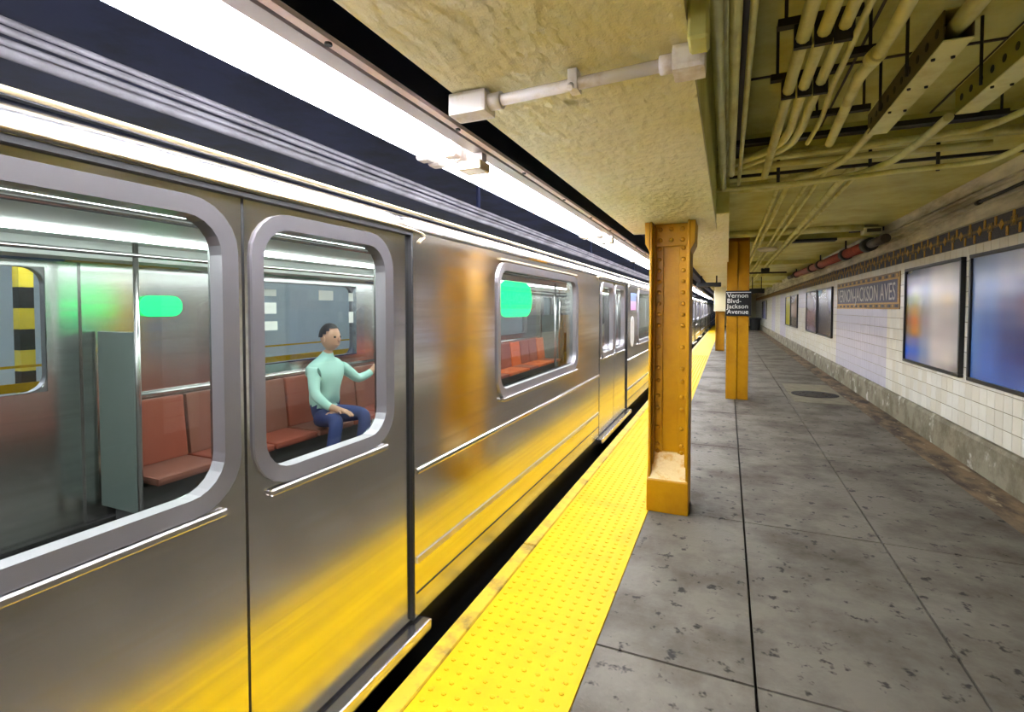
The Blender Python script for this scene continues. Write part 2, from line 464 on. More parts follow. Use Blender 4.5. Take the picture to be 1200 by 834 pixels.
run('conduit', [(XW - .05, YN, 2.555), (XW - .05, YEND, 2.555)], .013, M_PLAST, 'thin painted conduit on the cornice above the frieze, upper one', sm=False)
run('conduit', [(XW - .04, YN, 2.44), (XW - .04, YEND, 2.44)], .011, M_PLAST, 'thin painted conduit on the cornice just above the frieze, lower one', sm=False)
k = thing('cornice_pipe_stub', 'dark pipe stub lying on the cornice above the right hand poster', 'pipe', (2.11, 5.6, 2.45))
part('pipe', tube(bmesh.new(), [(2.115, 5.0, 2.485), (2.115, 5.98, 2.475)], .014, sm=False), M_BLK, k)
part('end_cap', tube(bmesh.new(), [(2.115, 5.95, 2.475), (2.115, 6.02, 2.474)], .022, sm=False), M_BLK, k)

# far end of the platform
struct('wall_end', B(-1.0, XW + .2, YEND, YEND + .2, -.3, 3.0), M_CREAM, 'pale end wall at the far end of the platform', 'wall')

# ------------------------------------------------------------------ ceilings and girder
struct('ceiling', B(-.12, XW + .2, YN, 4.42, 2.87, 3.0), M_CEIL, 'deep olive cream ceiling of the near bay behind the pipes', 'ceiling')
c2 = struct('ceiling_slab', B(-.02, XW + .2, 4.42, YEND, 2.72, 3.0), M_CEIL, 'smooth lower cream ceiling beyond the crossing pipes', 'ceiling')
for yy in (9.45, 14.5, 19.6, 24.7, 29.8, 35, 40):
    part('ceiling_rib', B(-.0, XW - .02, yy, yy + .32, 2.62, 2.72), M_CEIL, c2)
for xx in (.62, 1.28):
    part('ceiling_seam', B(xx, xx + .012, YN, 4.42, 2.862, 2.87), M_DKPIPE, bpy.data.objects['ceiling'])
for yy in (1.0, 2.2, 3.35):
    part('ceiling_seam', B(-.1, XW - .02, yy, yy + .014, 2.86, 2.87), M_DKPIPE, bpy.data.objects['ceiling'])
gd = struct('ceiling_girder', B(-.75, -.10, YN, 4.40, 2.13, 2.17), M_SOFF, 'bumpy cream plastered girder soffit above the platform columns', 'girder')
part('girder_web', B(-.74, -.60, YN, YEND, 2.172, 3.05), M_SOOT, gd)
part('girder_face', B(-.14, -.095, YN, 4.40, 2.17, 2.87), M_CEIL, gd)
part('girder_lip', B(-.115, -.09, YN, 4.40, 2.123, 2.16), M_SOFF, gd)
part('far_soffit', B(-.75, -.0, 4.402, YEND, 2.26, 2.30), M_SOFF, gd)
part('far_girder_face', B(-.06, -.002, 4.402, YEND, 2.30, 2.74), M_CEIL, gd)
part('girder_end', B(-.75, -.1, 4.36, 4.40, 2.13, 2.30), M_SOFF, gd)
part('girder_end_plate', B(-.75, .0, 4.375, 4.398, 2.262, 2.868), M_CEIL, gd)

# ================================================================== COLUMNS
rv_bm = bmesh.new()
lathe(rv_bm, [(.0165, 0), (.0155, .007), (.012, .012), (.005, .0145)], 10)
bmesh.ops.rotate(rv_bm, matrix=Matrix.Rotation(math.pi/2, 3, 'X'), verts=rv_bm.verts)     # axis towards -Y
RIVET = mesh_of(rv_bm, M_COL, 'rivet')
def column(x0, x1, yf, top, label, detail=True, base=True):
    d = .30
    t = thing('steel_column', label, 'column', ((x0+x1)/2, yf + d/2, 0), 'yellow steel columns')
    yw = yf + d/2
    for xa, xb in ((x0, x0 + .018), (x1 - .018, x1)):
        part('flange', bev(B(xa, xb, yf, yf + d, 0, top), .004, 1), M_COL, t)
    web = part('web', B(x0 + .018, x1 - .018, yw - .008, yw + .008, 0, top), M_COL, t)
    for xa, xb, s in ((x0 + .018, x0 + .085, 1), (x1 - .085, x1 - .018, -1)):
        ang = part('angle', bev(B(xa, xb, yw - .022, yw - .008, 0.3 if base else 0, top - .02), .003, 1), M_COL, t)
        part('angle_lip', B(*((xa, xa + .013) if s > 0 else (xb - .013, xb)), yw - .085, yw - .022, .3 if base else 0, top - .02), M_COL, ang)
        part('angle', B(xa, xb, yw + .008, yw + .022, 0, top - .02), M_COL, t)
        if detail:
            zs = [1.945 - .082 * q for q in range(8)] + [1.21, 1.05, .955, .84, .745, .60, .47, .42]
            for z in zs: inst('rivet', RIVET, ((xa + xb)/2 + .004 * s, yw - .0225, z), ang)
    if detail:
        cp = part('cap_plate', bev(B(x0 + .018, x1 - .018, yw - .036, yw - .021, top - .17, top - .005), .003, 1), M_COL, t)
        for xx in (.062, (x1 - x0)/2, x1 - x0 - .062):
            for z in (top - .045, top - .125): inst('rivet', RIVET, (x0 + xx, yw - .0365, z), cp)
        for xa, s in ((x0, -1), (x1, 1)):
            bm = bmesh.new()
            pts = [(0, top - .22), (.03*s, top - .16), (.034*s, top - .005), (0, top - .005)]
            a = [bm.verts.new((xa + p, yf - .004, q)) for p, q in pts]; b = [bm.verts.new((xa + p, yf + d, q)) for p, q in pts]
            bm.faces.new(a); bm.faces.new(b[::-1])
            for q in range(4): bm.faces.new((a[(q+1) % 4], a[q], b[q], b[(q+1) % 4]))
            part('gusset', bm, M_COL, t)
    if base:
        bm = bmesh.new()
        xa, xb = x0 - .008, x1 + .004
        sec = [(yf - .012, 0), (yf - .012, .235), (yw - .01, .425), (yw - .01, 0)]
        a = [bm.verts.new((xa, p, q)) for p, q in sec]; b = [bm.verts.new((xb, p, q)) for p, q in sec]
        fs_ = [bm.faces.new(a), bm.faces.new(b[::-1])]
        for q in range(4):
            f = bm.faces.new((a[(q+1) % 4], a[q], b[q], b[(q+1) % 4]))
            if q == 1: f.material_index = 1
        bev(bm, .012, 2)
        part('footing', bm, [M_COL, M_COLW], t)
    return t
column(-.532, -.25, 3.78, 2.13, 'riveted yellow steel column standing nearest, beside the yellow strip')
cb = column(-.02, .315, 9.0, 2.72, 'yellow steel column carrying the black station name sign', detail=False, base=False)
for xa, xb in ((-.002, .142), (.153, .297)): part('cover_strip', bev(B(xa, xb, 9.004, 9.05, .0, 2.6), .003, 1), M_COL, cb)
cc = column(-.39, -.10, 19.0, 2.26, 'small distant yellow column with a cream boxed upper half', detail=False, base=False)
part('upper_box', bev(B(-.45, 0.0, 18.9, 19.4, 1.385, 2.25), .02, 1), M_CREAM, cc)
# station sign on the middle column
sg = thing('column_sign', 'black station name sign with white lettering on the middle column', 'sign', (.14, 8.97, 1.38))
part('plate', bev(B(-.035, .345, 8.955, 8.975, 1.375, 1.785), .004, 1), M_SIGNB, sg)
part('plate_return', B(.335, .41, 8.96, 9.2, 1.735, 1.785), M_SIGNB, sg)
part('top_bar', B(-.03, .34, 8.953, 8.956, 1.752, 1.762), M_WHITE, sg)
for q, tx in enumerate(('Vernon', 'Blvd-', 'Jackson', 'Avenue')):
    bm = text_bm(tx, .105, extrude=.0015)
    bmesh.ops.rotate(bm, matrix=Matrix.Rotation(math.pi/2, 3, 'X'), verts=bm.verts)
    bmesh.ops.translate(bm, vec=(-.015, 8.9535, 1.672 - q * .088), verts=bm.verts)
    part('lettering', bm, M_WHITE, sg)

# ================================================================== POSTERS, TABLET
def color_print(name, grid, y0, y1, z0, z1, x, parent, sub=6):
    """smooth blurred print: grid rows run top to bottom, columns run from the far (left) to the near (right) end"""
    H, W = len(grid), len(grid[0]); ny, nz = (W-1)*sub, (H-1)*sub
    def cat(t): return t*t*(3-2*t)
    vs_, cols = [], []
    for j in range(nz + 1):
        for i in range(ny + 1):
            gi, gj = min(i // sub, W-2), min(j // sub, H-2); u, v = cat(i/sub - gi), cat(j/sub - gj)
            c = [(grid[gj][gi][k]*(1-u)+grid[gj][gi+1][k]*u)*(1-v) + (grid[gj+1][gi][k]*(1-u)+grid[gj+1][gi+1][k]*u)*v for k in range(3)]
            vs_.append((x, y1 + (y0-y1)*i/ny, z1 + (z0-z1)*j/nz)); cols.append(lin(c))
    fc = [(j*(ny+1)+i, j*(ny+1)+i+1, (j+1)*(ny+1)+i+1, (j+1)*(ny+1)+i) for j in range(nz) for i in range(ny)]
    me = bpy.data.meshes.new(name); off = OFF[parent]
    me.from_pydata([(a-off.x, b-off.y, c-off.z) for a, b, c in vs_], [], fc)
    at = me.color_attributes.new('print', 'FLOAT_COLOR', 'POINT')
    for k, c in enumerate(cols): at.data[k].color = c
    if 'poster print' not in MATS:
        m = mat('poster print', (255, 255, 255), .25)
        n = m.node_tree.nodes.new('ShaderNodeVertexColor'); n.layer_name = 'print'
        m.node_tree.links.new(n.outputs[0], m.node_tree.nodes['Principled BSDF'].inputs['Base Color'])
    me.materials.append(MATS['poster print'])
    o = bpy.data.objects.new(name, me); COL.objects.link(o); o.parent = parent
    return o
def poster(rect, grid, label, group='framed posters on the tiled wall'):
    y0, y1, z0, z1 = rect
    t = thing('poster', label, 'poster', (XW, (y0+y1)/2, z0), group)
    w = .035
    for nm, a in (('frame_rail', (y0, y1, z1 - w, z1)), ('frame_rail', (y0, y1, z0, z0 + w)), ('frame_stile', (y0, y0 + w, z0 + w, z1 - w)), ('frame_stile', (y1 - w, y1, z0 + w, z1 - w))):
        part(nm, bev(B(XW - .05, XW - .006, a[0], a[1], a[2], a[3]), .004, 1), M_FRAME, t)
    part('backing', B(XW - .028, XW - .007, y0 + w, y1 - w, z0 + w, z1 - w), M_FRAME, t)
    color_print('print', grid, y0 + w, y1 - w, z0 + w, z1 - w, XW - .03, t)
    return t
g1 = [[(60,66,86),(78,84,104),(120,118,130),(172,164,166),(186,180,178),(150,148,148)],
      [(138,134,164),(150,146,180),(168,164,190),(206,196,196),(208,198,192),(178,174,172)],
      [(150,150,196),(196,192,212),(170,176,206),(216,200,196),(206,190,182),(184,176,172)],
      [(132,140,120),(150,160,84),(152,156,160),(212,196,178),(222,196,158),(186,176,170)],
      [(140,120,60),(186,132,30),(160,150,140),(206,196,190),(206,192,182),(184,176,172)],
      [(140,96,60),(204,112,16),(170,150,150),(206,196,194),(196,184,180),(180,174,172)],
      [(132,110,88),(206,122,22),(164,156,160),(200,190,190),(200,188,186),(184,178,178)],
      [(96,108,150),(90,104,170),(150,160,190),(216,206,206),(210,202,200),(190,186,186)],
      [(34,86,206),(44,92,204),(130,148,190),(206,200,204),(214,206,204),(176,172,174)],
      [(60,90,170),(76,104,180),(130,140,170),(180,176,180),(170,164,164),(120,116,118)]]
g2 = [[(120,140,176),(140,156,188),(170,176,198),(206,204,212),(196,192,200),(176,176,186)],
      [(122,142,186),(138,154,196),(168,172,200),(198,192,206),(140,140,168),(190,186,196)],
      [(120,146,200),(120,144,206),(146,150,190),(130,124,164),(178,160,172),(206,180,180)],
      [(112,140,200),(104,132,200),(110,110,150),(116,90,118),(206,160,164),(216,176,176)],
      [(98,130,190),(84,112,176),(84,90,140),(96,84,124),(120,110,150),(140,120,150)],
      [(92,128,188),(70,104,176),(60,72,128),(56,62,116),(90,86,130),(96,110,170)],
      [(84,124,190),(64,104,184),(48,70,138),(46,58,120),(64,86,150),(84,124,196)],
      [(78,120,190),(60,104,188),(44,78,156),(48,76,146),(70,110,184),(80,126,204)],
      [(72,112,182),(58,100,182),(48,88,168),(54,94,172),(70,116,194),(82,128,204)]]
g3 = [[(150,140,146),(120,110,116),(104,96,104)],[(128,116,124),(150,132,136),(112,104,112)],[(120,92,92),(132,80,78),(112,100,108)],[(110,100,106),(150,140,146),(120,112,120)]]
g4 = [[(96,140,160),(110,104,112),(150,160,190)],[(84,84,92),(92,84,92),(130,134,150)],[(72,66,72),(88,80,88),(104,100,110)],[(62,56,58),(70,62,66),(76,70,74)]]
g5 = [[(196,180,80),(206,200,120)],[(180,170,40),(200,190,90)],[(170,160,30),(190,180,60)]]
g6 = [[(110,90,60),(160,130,90)],[(190,170,150),(180,150,120)],[(60,56,50),(90,80,70)]]
g7 = [[(90,90,150),(220,216,226)],[(80,84,160),(200,200,220)]]
poster(posters[0], g1, 'framed blurry poster with orange, green and blue at its left edge')
poster(posters[1], g2, 'framed blue poster cut by the right edge of the picture')
poster(posters[2], g3, 'framed pinkish grey poster, left one of the pair beside the name tablet')
poster(posters[3], g4, 'framed dark grey poster next to the station name tablet')
poster(posters[4], g5, 'small distant framed yellow green poster')
poster(posters[5], g6, 'small distant framed poster with a brown and white print')
poster(posters[6], g7, 'farthest tiny framed poster with a violet and white print')

y0, y1, z0, z1 = tablet
tb_ = thing('name_tablet', 'mosaic station name tablet lettered VERNON-JACKSON AVES in gold border', 'name tablet', (XW, (y0+y1)/2, z0))
part('border', B(XW - .012, XW - .006, y0, y1, z0, z1), M_OCHRE, tb_)
for a in ((y0 + .02, y1 - .02, z0 + .075, z0 + .1), (y0 + .02, y1 - .02, z1 - .1, z1 - .075), (y0 + .02, y0 + .1, z0 + .1, z1 - .1), (y1 - .06, y1 - .02, z0 + .1, z1 - .1), (y0, y1, z0, z0 + .022), (y0, y0 + .02, z0, z1)):
    part('gold_line', B(XW - .015, XW - .012, *a), M_GOLD, tb_)
q = y0 + .1; i = 0
while q < y1 - .15:
    part('border_piece', B(XW - .0145, XW - .012, q, q + .09, z0 + .03, z0 + .068), M_GOLD if i % 2 else M_NAVY, tb_)
    part('border_piece', B(XW - .0145, XW - .012, q, q + .09, z1 - .068, z1 - .025), M_NAVY if i % 2 else M_GOLD, tb_)
    q += .17; i += 1
part('field', B(XW - .016, XW - .012, y0 + .1, y1 - .06, z0 + .1, z1 - .1), M_PLATE, tb_)
bm = text_bm('VERNON-JACKSON', .36, extrude=.002); w1 = max(v.co.x for v in bm.verts); bm.free()
bm = text_bm('VERNON-JACKSON AVES', .36, extrude=.002)
w0 = max(v.co.x for v in bm.verts); bmesh.ops.scale(bm, vec=((y1 - y0 - .3) / w0, 1, 1), verts=bm.verts)
for v in bm.verts:
    x, z, e = v.co.x, v.co.y, v.co.z
    v.co = (XW - .0175 - e, y1 - .12 - x, z0 + .135 + z)
cut = y1 - .12 - (w1 + .02) * (y1 - y0 - .3) / w0
for sgn in (1, -1):
    w_ = bm.copy(); bmesh.ops.delete(w_, geom=[v for v in w_.verts if (v.co.y - cut) * sgn < 0], context='VERTS')
    part('lettering', w_, M_GREYL, tb_)
bm.free()

# ------------------------------------------------------------------ manhole, bin
mh = thing('manhole_cover', 'round dark iron cover set in a pale concrete collar', 'manhole', (1.42, 10.2, 0))
part('collar', bev(B(1.0, 1.80, 9.15, 11.3, -.01, .004), .003, 1), M_PALECON, mh)
bm = lathe(bmesh.new(), [(.36, 0), (.36, .006), (.33, .009), (.32, .006), (.1, .006)], 32, (1.4, 10.02, .004))
part('lid', bm, M_IRON, mh)
for a in range(8):
    bm = lathe(bmesh.new(), [(.02, 0), (.018, .006)], 8, (1.4 + .22*math.cos(a*math.tau/8), 10.02 + .22*math.sin(a*math.tau/8), .0095)); part('lid_stud', bm, M_IRON, mh)
bn = thing('trash_bin', 'dark distant trash bin standing at the far end by the wall', 'bin', (1.75, 38, 0))
part('drum', lathe(bmesh.new(), [(.3, 0), (.34, .75), (.36, .76), (.36, .8), (.3, .8), (.28, .3)], 18, (1.72, 38, 0)), M_BLK, bn)
part('bag', lathe(bmesh.new(), [(.37, .7), (.39, .78), (.37, .84), (.26, .83), (.2, .6)], 18, (1.72, 38, 0)), M_RUB, bn)

# ================================================================== FLUORESCENT LIGHTS over the platform edge
ZT = 2.135
def light_unit(y0, y1, label):
    t = thing('fluorescent_light', label, 'light', (-1.06, (y0+y1)/2, 2.1), 'fluorescent lights along the platform edge')
    for x in (-1.152, -1.03):
        part('lamp_tube', tube(bmesh.new(), [(x, y0 + .07, ZT), (x, y1 - .07, ZT)], .021, 10, sm=False), M_TUBE, t)
        for ya, yb2 in ((y0 + .015, y0 + .075), (y1 - .075, y1 - .015)):
            part('lampholder', bev(B(x - .032, x + .032, ya, yb2, ZT - .03, ZT + .04), .008, 1), M_HOLD, t)
    bm = bmesh.new()
    sec = [(-1.20, 2.165), (-1.19, 2.20), (-1.13, 2.24), (-.965, 2.24), (-.95, 2.17), (-.96, 2.165), (-.98, 2.205), (-1.07, 2.205), (-1.09, 2.18), (-1.11, 2.205), (-1.16, 2.205)]
    a = [bm.verts.new((p, y0 + .003, q)) for p, q in sec]; b = [bm.verts.new((p, y1 - .003, q)) for p, q in sec]
    n = len(sec)
    for k in range(n): bm.faces.new((a[(k+1) % n], a[k], b[k], b[(k+1) % n]))
    part('reflector', bm, M_REFL, t)
    part('gap_line', tube(bmesh.new(), [(-1.098, y0 + .07, 2.108), (-1.098, y1 - .07, 2.108)], .0035, 6, sm=False), M_CHAN, t)  # thin grey strip added to draw the dark gap beside the tube
    return t
ylist = [1.82 + 2.45 * k for k in range(-3, 15)]
names = {-1: 'fluorescent light whose end sits at the top edge of the picture', 0: 'fluorescent light reaching from the white pipe fitting to the next joint', 1: 'fluorescent light second beyond the white pipe fitting, left of the nearest column'}
for k, (a, b) in enumerate(zip(ylist, ylist[1:])):
    light_unit(a, b, names.get(k - 3, 'fluorescent light of the far row over the platform edge' if k > 3 else 'fluorescent light above the edge behind the viewpoint'))
YL1 = ylist[-1]
ch = thing('light_channel', 'long grey steel channel carrying the fluorescent lights', 'channel', (-.88, 4, 2.15))
part('channel_body', B(-.948, -.893, -5.5, YL1, 2.12, 2.19), M_CHAN, ch)
part('channel_slot', B(-.893, -.875, -5.5, YL1, 2.15, 2.30), M_RUB, ch)
part('channel_rail', B(-.875, -.85, -5.5, YL1, 2.117, 2.13), M_PINK, ch)
for k in range(40):
    yy = -.3 + k * .61
    part('bolt', lathe(bmesh.new(), [(.009, -.006), (.009, 0)], 8, (-.862, yy, 2.117)), M_BLK, ch)
for yy in ylist[1:]:
    hg = part('hanger', B(-.94, -.905, yy - .02, yy + .02, 2.085, 2.12), M_CHAN, ch)
    part('hanger_box', bev(B(-1.0, -.90, yy - .045, yy + .045, 2.05, 2.088), .004, 1), M_TAN, hg)

# white pipe across the girder
wp = thing('cross_pipe', 'white conduit with box ends crossing under the plastered girder', 'pipe', (-.4, 1.3, 2.05))
part('pipe', tube(bmesh.new(), [(-.66, 1.325, 2.095), (-.11, 1.29, 2.095)], .016, 12, sm=False), M_PIPEW, wp)
part('elbow_box', bev(B(-.76, -.64, 1.29, 1.365, 2.062, 2.127), .01, 2), M_PIPEW, wp)
part('coupling', tube(bmesh.new(), [(-.645, 1.325, 2.095), (-.60, 1.322, 2.095)], .024, 12, sm=False), M_PIPEW, wp)
part('end_box', bev(B(-.13, -.055, 1.25, 1.33, 2.06, 2.122), .012, 2), M_PIPEW, wp)
part('collar', tube(bmesh.new(), [(-.16, 1.292, 2.095), (-.13, 1.29, 2.095)], .023, 12, sm=False), M_PIPEW, wp)
cl = part('clip', B(-.395, -.37, 1.285, 1.33, 2.075, 2.128), M_PIPEW, wp)
part('clip_screw', tube(bmesh.new(), [(-.382, 1.275, 2.08), (-.382, 1.262, 2.068)], .008, 8, sm=False), M_PIPEW, cl)
part('drop_box', bev(B(-.088, -.045, 1.16, 1.24, 2.08, 2.2), .006, 1), M_CEIL, wp)

# cables over the train roof
for q, (x, z, r) in enumerate(((-1.98, 2.352, .011), (-1.99, 2.328, .012), (-2.01, 2.302, .011), (-2.05, 2.288, .021))):
    run('tunnel_conduit', [(x, -6, z), (x, 60, z)], r, M_PIPED, '%s pale conduit running above the train roof' % ('topmost', 'second from top', 'third from top', 'lowest and thickest')[q], 'conduit', sm=False)
for yy in range(-4, 60, 4):
    o = single('conduit_hanger', B(-2.06, -2.04, yy - .02, yy + .02, 2.3, 3.05), M_SOOT, 'dark hanger holding the conduits above the train', 'hanger', 'conduit hangers above the train')

# ================================================================== CEILING PIPES at right
def px_pipe(name, pts, z, r, label, m=None, cat='pipe', group=None, sm=True):
    q = [P(a[0], a[1], 2, a[2] if len(a) > 2 else z) for a in pts]
    return single(name, tube(bmesh.new(), q, r, 10, sm=sm), m or M_PIPE, label, cat, group)
def long_pipe(x, z, r, ya, yb3, label, m=None, cat='pipe'):
    return single('ceiling_pipe', tube(bmesh.new(), [(x, ya, z), (x, yb3, z)], r, 10, sm=False), m or M_PIPE, label, cat)
# beside the girder
long_pipe(-.045, 2.45, .022, YN, 4.35, 'olive pipe running closest along the girder side')
long_pipe(-.02, 2.56, .018, YN, 4.4, 'second olive pipe along the girder side', )
long_pipe(.012, 2.47, .021, YN, 4.0, 'third olive pipe along the girder side, ending short')
long_pipe(.055, 2.68, .04, YN, 4.38, 'thick dark pipe behind the girder side pipes', M_DKPIPE)
long_pipe(.068, 2.5, .013, YN, 4.5, 'thin olive conduit right of the dark pipe')
# parallel pipes of the near bay
long_pipe(.255, 2.55, .026, YN, 4.5, 'straight cream pipe, first of the parallel ceiling pipes')
px_pipe('ceiling_pipe', [(1100, -320), (980, 0), (955, 65), (932, 130), (924, 155), (905, 174), (850, 196)], 2.56, .025, 'second parallel ceiling pipe bending left at its far end')
px_pipe('ceiling_pipe', [(1140, -320), (1003, 0), (975, 65), (946, 132), (936, 155), (915, 176), (850, 203)], 2.57, .023, 'third parallel ceiling pipe bending left at its far end')
px_pipe('ceiling_pipe', [(1170, -300), (1022, 0), (990, 70), (974, 105), (962, 140), (946, 168)], 2.6, .014, 'thin crooked conduit right of the parallel pipes')
t = px_pipe('ceiling_pipe', [(1210, -300), (1066, 0), (1027, 66), (1006, 92), (990, 128), (972, 168)], 2.58, .027, 'thick cream pipe with a coupling, next to the square trough')
for i, (xx, yy) in enumerate(((1027, 66),)):
    p = P(xx, yy, 2, 2.58)
    part('coupling', tube(bmesh.new(), [p + Vector((0, -.03, 0)), p + Vector((-.01, .03, 0))], .036, 12, sm=False), M_PIPE, t)
# struts under the parallel pipes
for k, (x0p, y0p, x1p, y1p) in enumerate(((912, 27, 1010, 14), (903, 93, 985, 80), (990, 64, 1030, 56), (950, 135, 1020, 125), (850, 178, 1200, 118))):
    a, b = P(x0p, y0p, 2, 2.62), P(x1p, y1p, 2, 2.62)
    y_ = (a.y + b.y) / 2
    s = thing('pipe_strut', 'black strut carrying the ceiling pipes, %s' % ('nearest', 'second nearest', 'short one beside the coupling', 'one at the pipe bends', 'long one before the crossing pipes')[k], 'strut', ((a.x + b.x)/2, y_, 2.6), 'black pipe struts')
    part('rail', B(a.x, b.x, y_ - .02, y_ + .02, 2.605, 2.635), M_BLK, s)
    for xx in (a.x + .03, b.x - .03): part('rod', tube(bmesh.new(), [(xx, y_, 2.63), (xx, y_, 2.87)], .007, 6, sm=False), M_BLK, s)
    if k < 2:
        for xx in (.255, .325, .39): part('clamp', B(xx - .03, xx + .03, y_ - .012, y_ + .012, 2.515, 2.61), M_BLK, s)
# square cable troughs
def trough(x0, x1, ya, yb4, z0, z1, label, side):
    t = thing('cable_trough', label, 'cable trough', ((x0+x1)/2, ya, z0), 'square cable troughs under the ceiling')
    w = .006
    part('bottom', B(x0, x1, ya, yb4, z0, z0 + w), M_PIPE, t)
    part('side_plate', B(x0, x0 + w, ya, yb4, z0 + w, z1), side, t); part('side_plate', B(x1 - w, x1, ya, yb4, z0 + w, z1), side, t)
    part('lid', B(x0, x1, ya, yb4, z1, z1 + w), M_PIPE, t)
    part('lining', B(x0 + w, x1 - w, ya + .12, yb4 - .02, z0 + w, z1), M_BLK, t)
    for i in range(int((yb4 - ya) / .3)):
        yy = ya + .15 + i * .3
        for xx in (x0 + .015, x1 - .015): part('bolt', lathe(bmesh.new(), [(.007, -.008), (.008, 0)], 8, (xx, yy, z0)), M_BLK, t)
    n = int((yb4 - ya) / .11)
    for i in range(n):
        yy = ya + .06 + i * .11
        part('knockout', tube(bmesh.new(), [(x0 - .002, yy, (z0+z1)/2), (x0 + .001, yy, (z0+z1)/2)], .018, 10, sm=False), M_BLK, t)
    for yy in (ya + .35, yb4 - .35): part('hanger_rod', tube(bmesh.new(), [(x0 - .02, yy, z0 + .02), (x0 - .02, yy, 2.87)], .007, 6, sm=False), M_BLK, t)
    return t
trough(.745, .84, 2.45, 3.58, 2.52, 2.64, 'open ended square cable trough with a fat pipe in its end', mat('dark olive trough side', (96, 84, 44), .5))
trough(1.10, 1.20, .2, 3.42, 2.53, 2.66, 'long square cable trough near the right edge with round knockouts', mat('olive trough side', (150, 142, 60), .5))
run('fat_pipe', [(.80, 2.62, 2.585), (.80, 1.2, 2.6), (.80, YN, 2.6)], .034, M_PIPE, 'fat cream pipe entering the open trough end', 'pipe', sm=False)
# sweeping conduits from the troughs to the crossing bundle
Z5 = 2.545
px_pipe('sweep_conduit', [(1024, 150), (1007, 170), (985, 190), (955, 203), (909, 212), (838, 220)], Z5, .023, 'conduit sweeping from the first trough into the crossing bundle')
px_pipe('sweep_conduit', [(1112, 137), (1088, 158), (1066, 175), (1046, 188), (1018, 200), (985, 208), (909, 219), (836, 227)], Z5 - .055, .023, 'conduit sweeping from the long trough into the crossing bundle')
px_pipe('sweep_conduit', [(1260, 100), (1200, 130), (1150, 150), (1100, 158), (1030, 168), (930, 182), (850, 190)], Z5 + .08, .02, 'conduit curving in from the right above the crossing bundle')
px_pipe('sweep_conduit', [(1270, 130), (1200, 171), (1165, 186), (1130, 192), (1095, 196), (1040, 202), (980, 210), (838, 223)], Z5 - .1, .018, 'outer conduit curving along the cornice into the crossing bundle')
def cross(y, z, r, x0, x1, label, m=None):
    return single('crossing_pipe', tube(bmesh.new(), [(x0, y, z), (x1, y, z)], r, 10, sm=False), m or M_PIPE, label, 'pipe')
cross(4.33, 2.665, .032, -.09, 2.12, 'thick upper pipe of the crossing bundle')
cross(4.36, 2.60, .024, -.09, 1.6, 'lower pipe of the crossing bundle')
cross(4.2, 2.73, .02, -.09, 2.12, 'thin dark pipe on top of the crossing bundle', M_DKPIPE)
b = single('crossing_angle', B(-.09, 2.1, 4.5, 4.53, 2.56, 2.58), M_BLK, 'long black steel angle under the crossing pipes', 'steel angle')
for q, xx in enumerate((.35, .95, 1.35)):
    s = single('pipe_hanger', tube(bmesh.new(), [(xx, 4.47, 2.47), (xx, 4.47, 2.72)], .012, 8, sm=False), M_BLK, 'short black hanger on the crossing pipes, %s' % ('left one', 'middle one', 'right one')[q], 'hanger', 'hangers on the crossing pipes')
# longitudinal pipes on the lower ceiling
for q, (x, r) in enumerate(((.40, .018), (.47, .024), (.62, .018), (.70, .016), (.86, .026), (.95, .016))):
    long_pipe(x, 2.60 - r, r, 4.6, YEND - .1, '%s pipe from the left running along the lower ceiling' % ('first', 'second', 'third', 'fourth', 'fifth', 'sixth')[q])
a, b = P(825, 277, 1, 8.75), P(1068, 270, 1, 9.1)
tp = thing('transverse_pipe', 'cream pipe crossing the platform in front of the sign column', 'pipe', ((a.x+b.x)/2, 8.8, a.z - .05))
part('pipe', tube(bmesh.new(), [(a.x, 8.75, a.z), (1.80, 8.78, a.z + .02)], .055, 12, sm=False), M_PIPE, tp)
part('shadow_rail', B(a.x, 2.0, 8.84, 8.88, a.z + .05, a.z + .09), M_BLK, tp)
jb = thing('junction_box', 'small cream junction box at the wall end of the crossing pipe', 'junction box', (1.95, 8.9, 2.6))
part('body', bev(B(1.82, 2.05, 8.85, 9.05, 2.59, 2.69), .008, 1), M_CREAM, jb)
part('plate', B(1.85, 2.02, 8.79, 8.80, 2.61, 2.66), M_DKPIPE, jb)
part('bracket', B(1.7, 2.12, 9.06, 9.2, 2.66, 2.715), M_BLK, jb)
single('cable_tray', B(.95, 1.55, 9.2, 9.4, 2.56, 2.6), M_BLK, 'black flat tray behind the crossing pipe', 'tray')
# red pipe
rp = thing('red_pipe', 'red pipe with black clamps hung along the wall under the ceiling', 'pipe', (1.9, 12, 2.4))
ra, rb = P(1018, 287, 0, 1.93), P(932, 322, 0, 1.93)
dd = (rb - ra)
part('pipe', tube(bmesh.new(), [ra, rb], .082, 14, sm=False), M_RED, rp)
part('dark_end', tube(bmesh.new(), [ra - dd * .1, ra], .06, 12, sm=False), M_DKPIPE, rp)
part('dark_end', tube(bmesh.new(), [rb, rb + dd * .2], .06, 12, sm=False), M_DKPIPE, rp)
for f in (0, .18, .48, .62, .97):
    p = ra + dd * f
    part('clamp', tube(bmesh.new(), [p - dd * .015, p + dd * .015], .1, 14, sm=False), M_BLK, rp)
    if f > .1: part('clamp_rod', tube(bmesh.new(), [p, Vector((p.x, p.y, 2.71))], .015, 6, sm=False), M_BLK, rp)
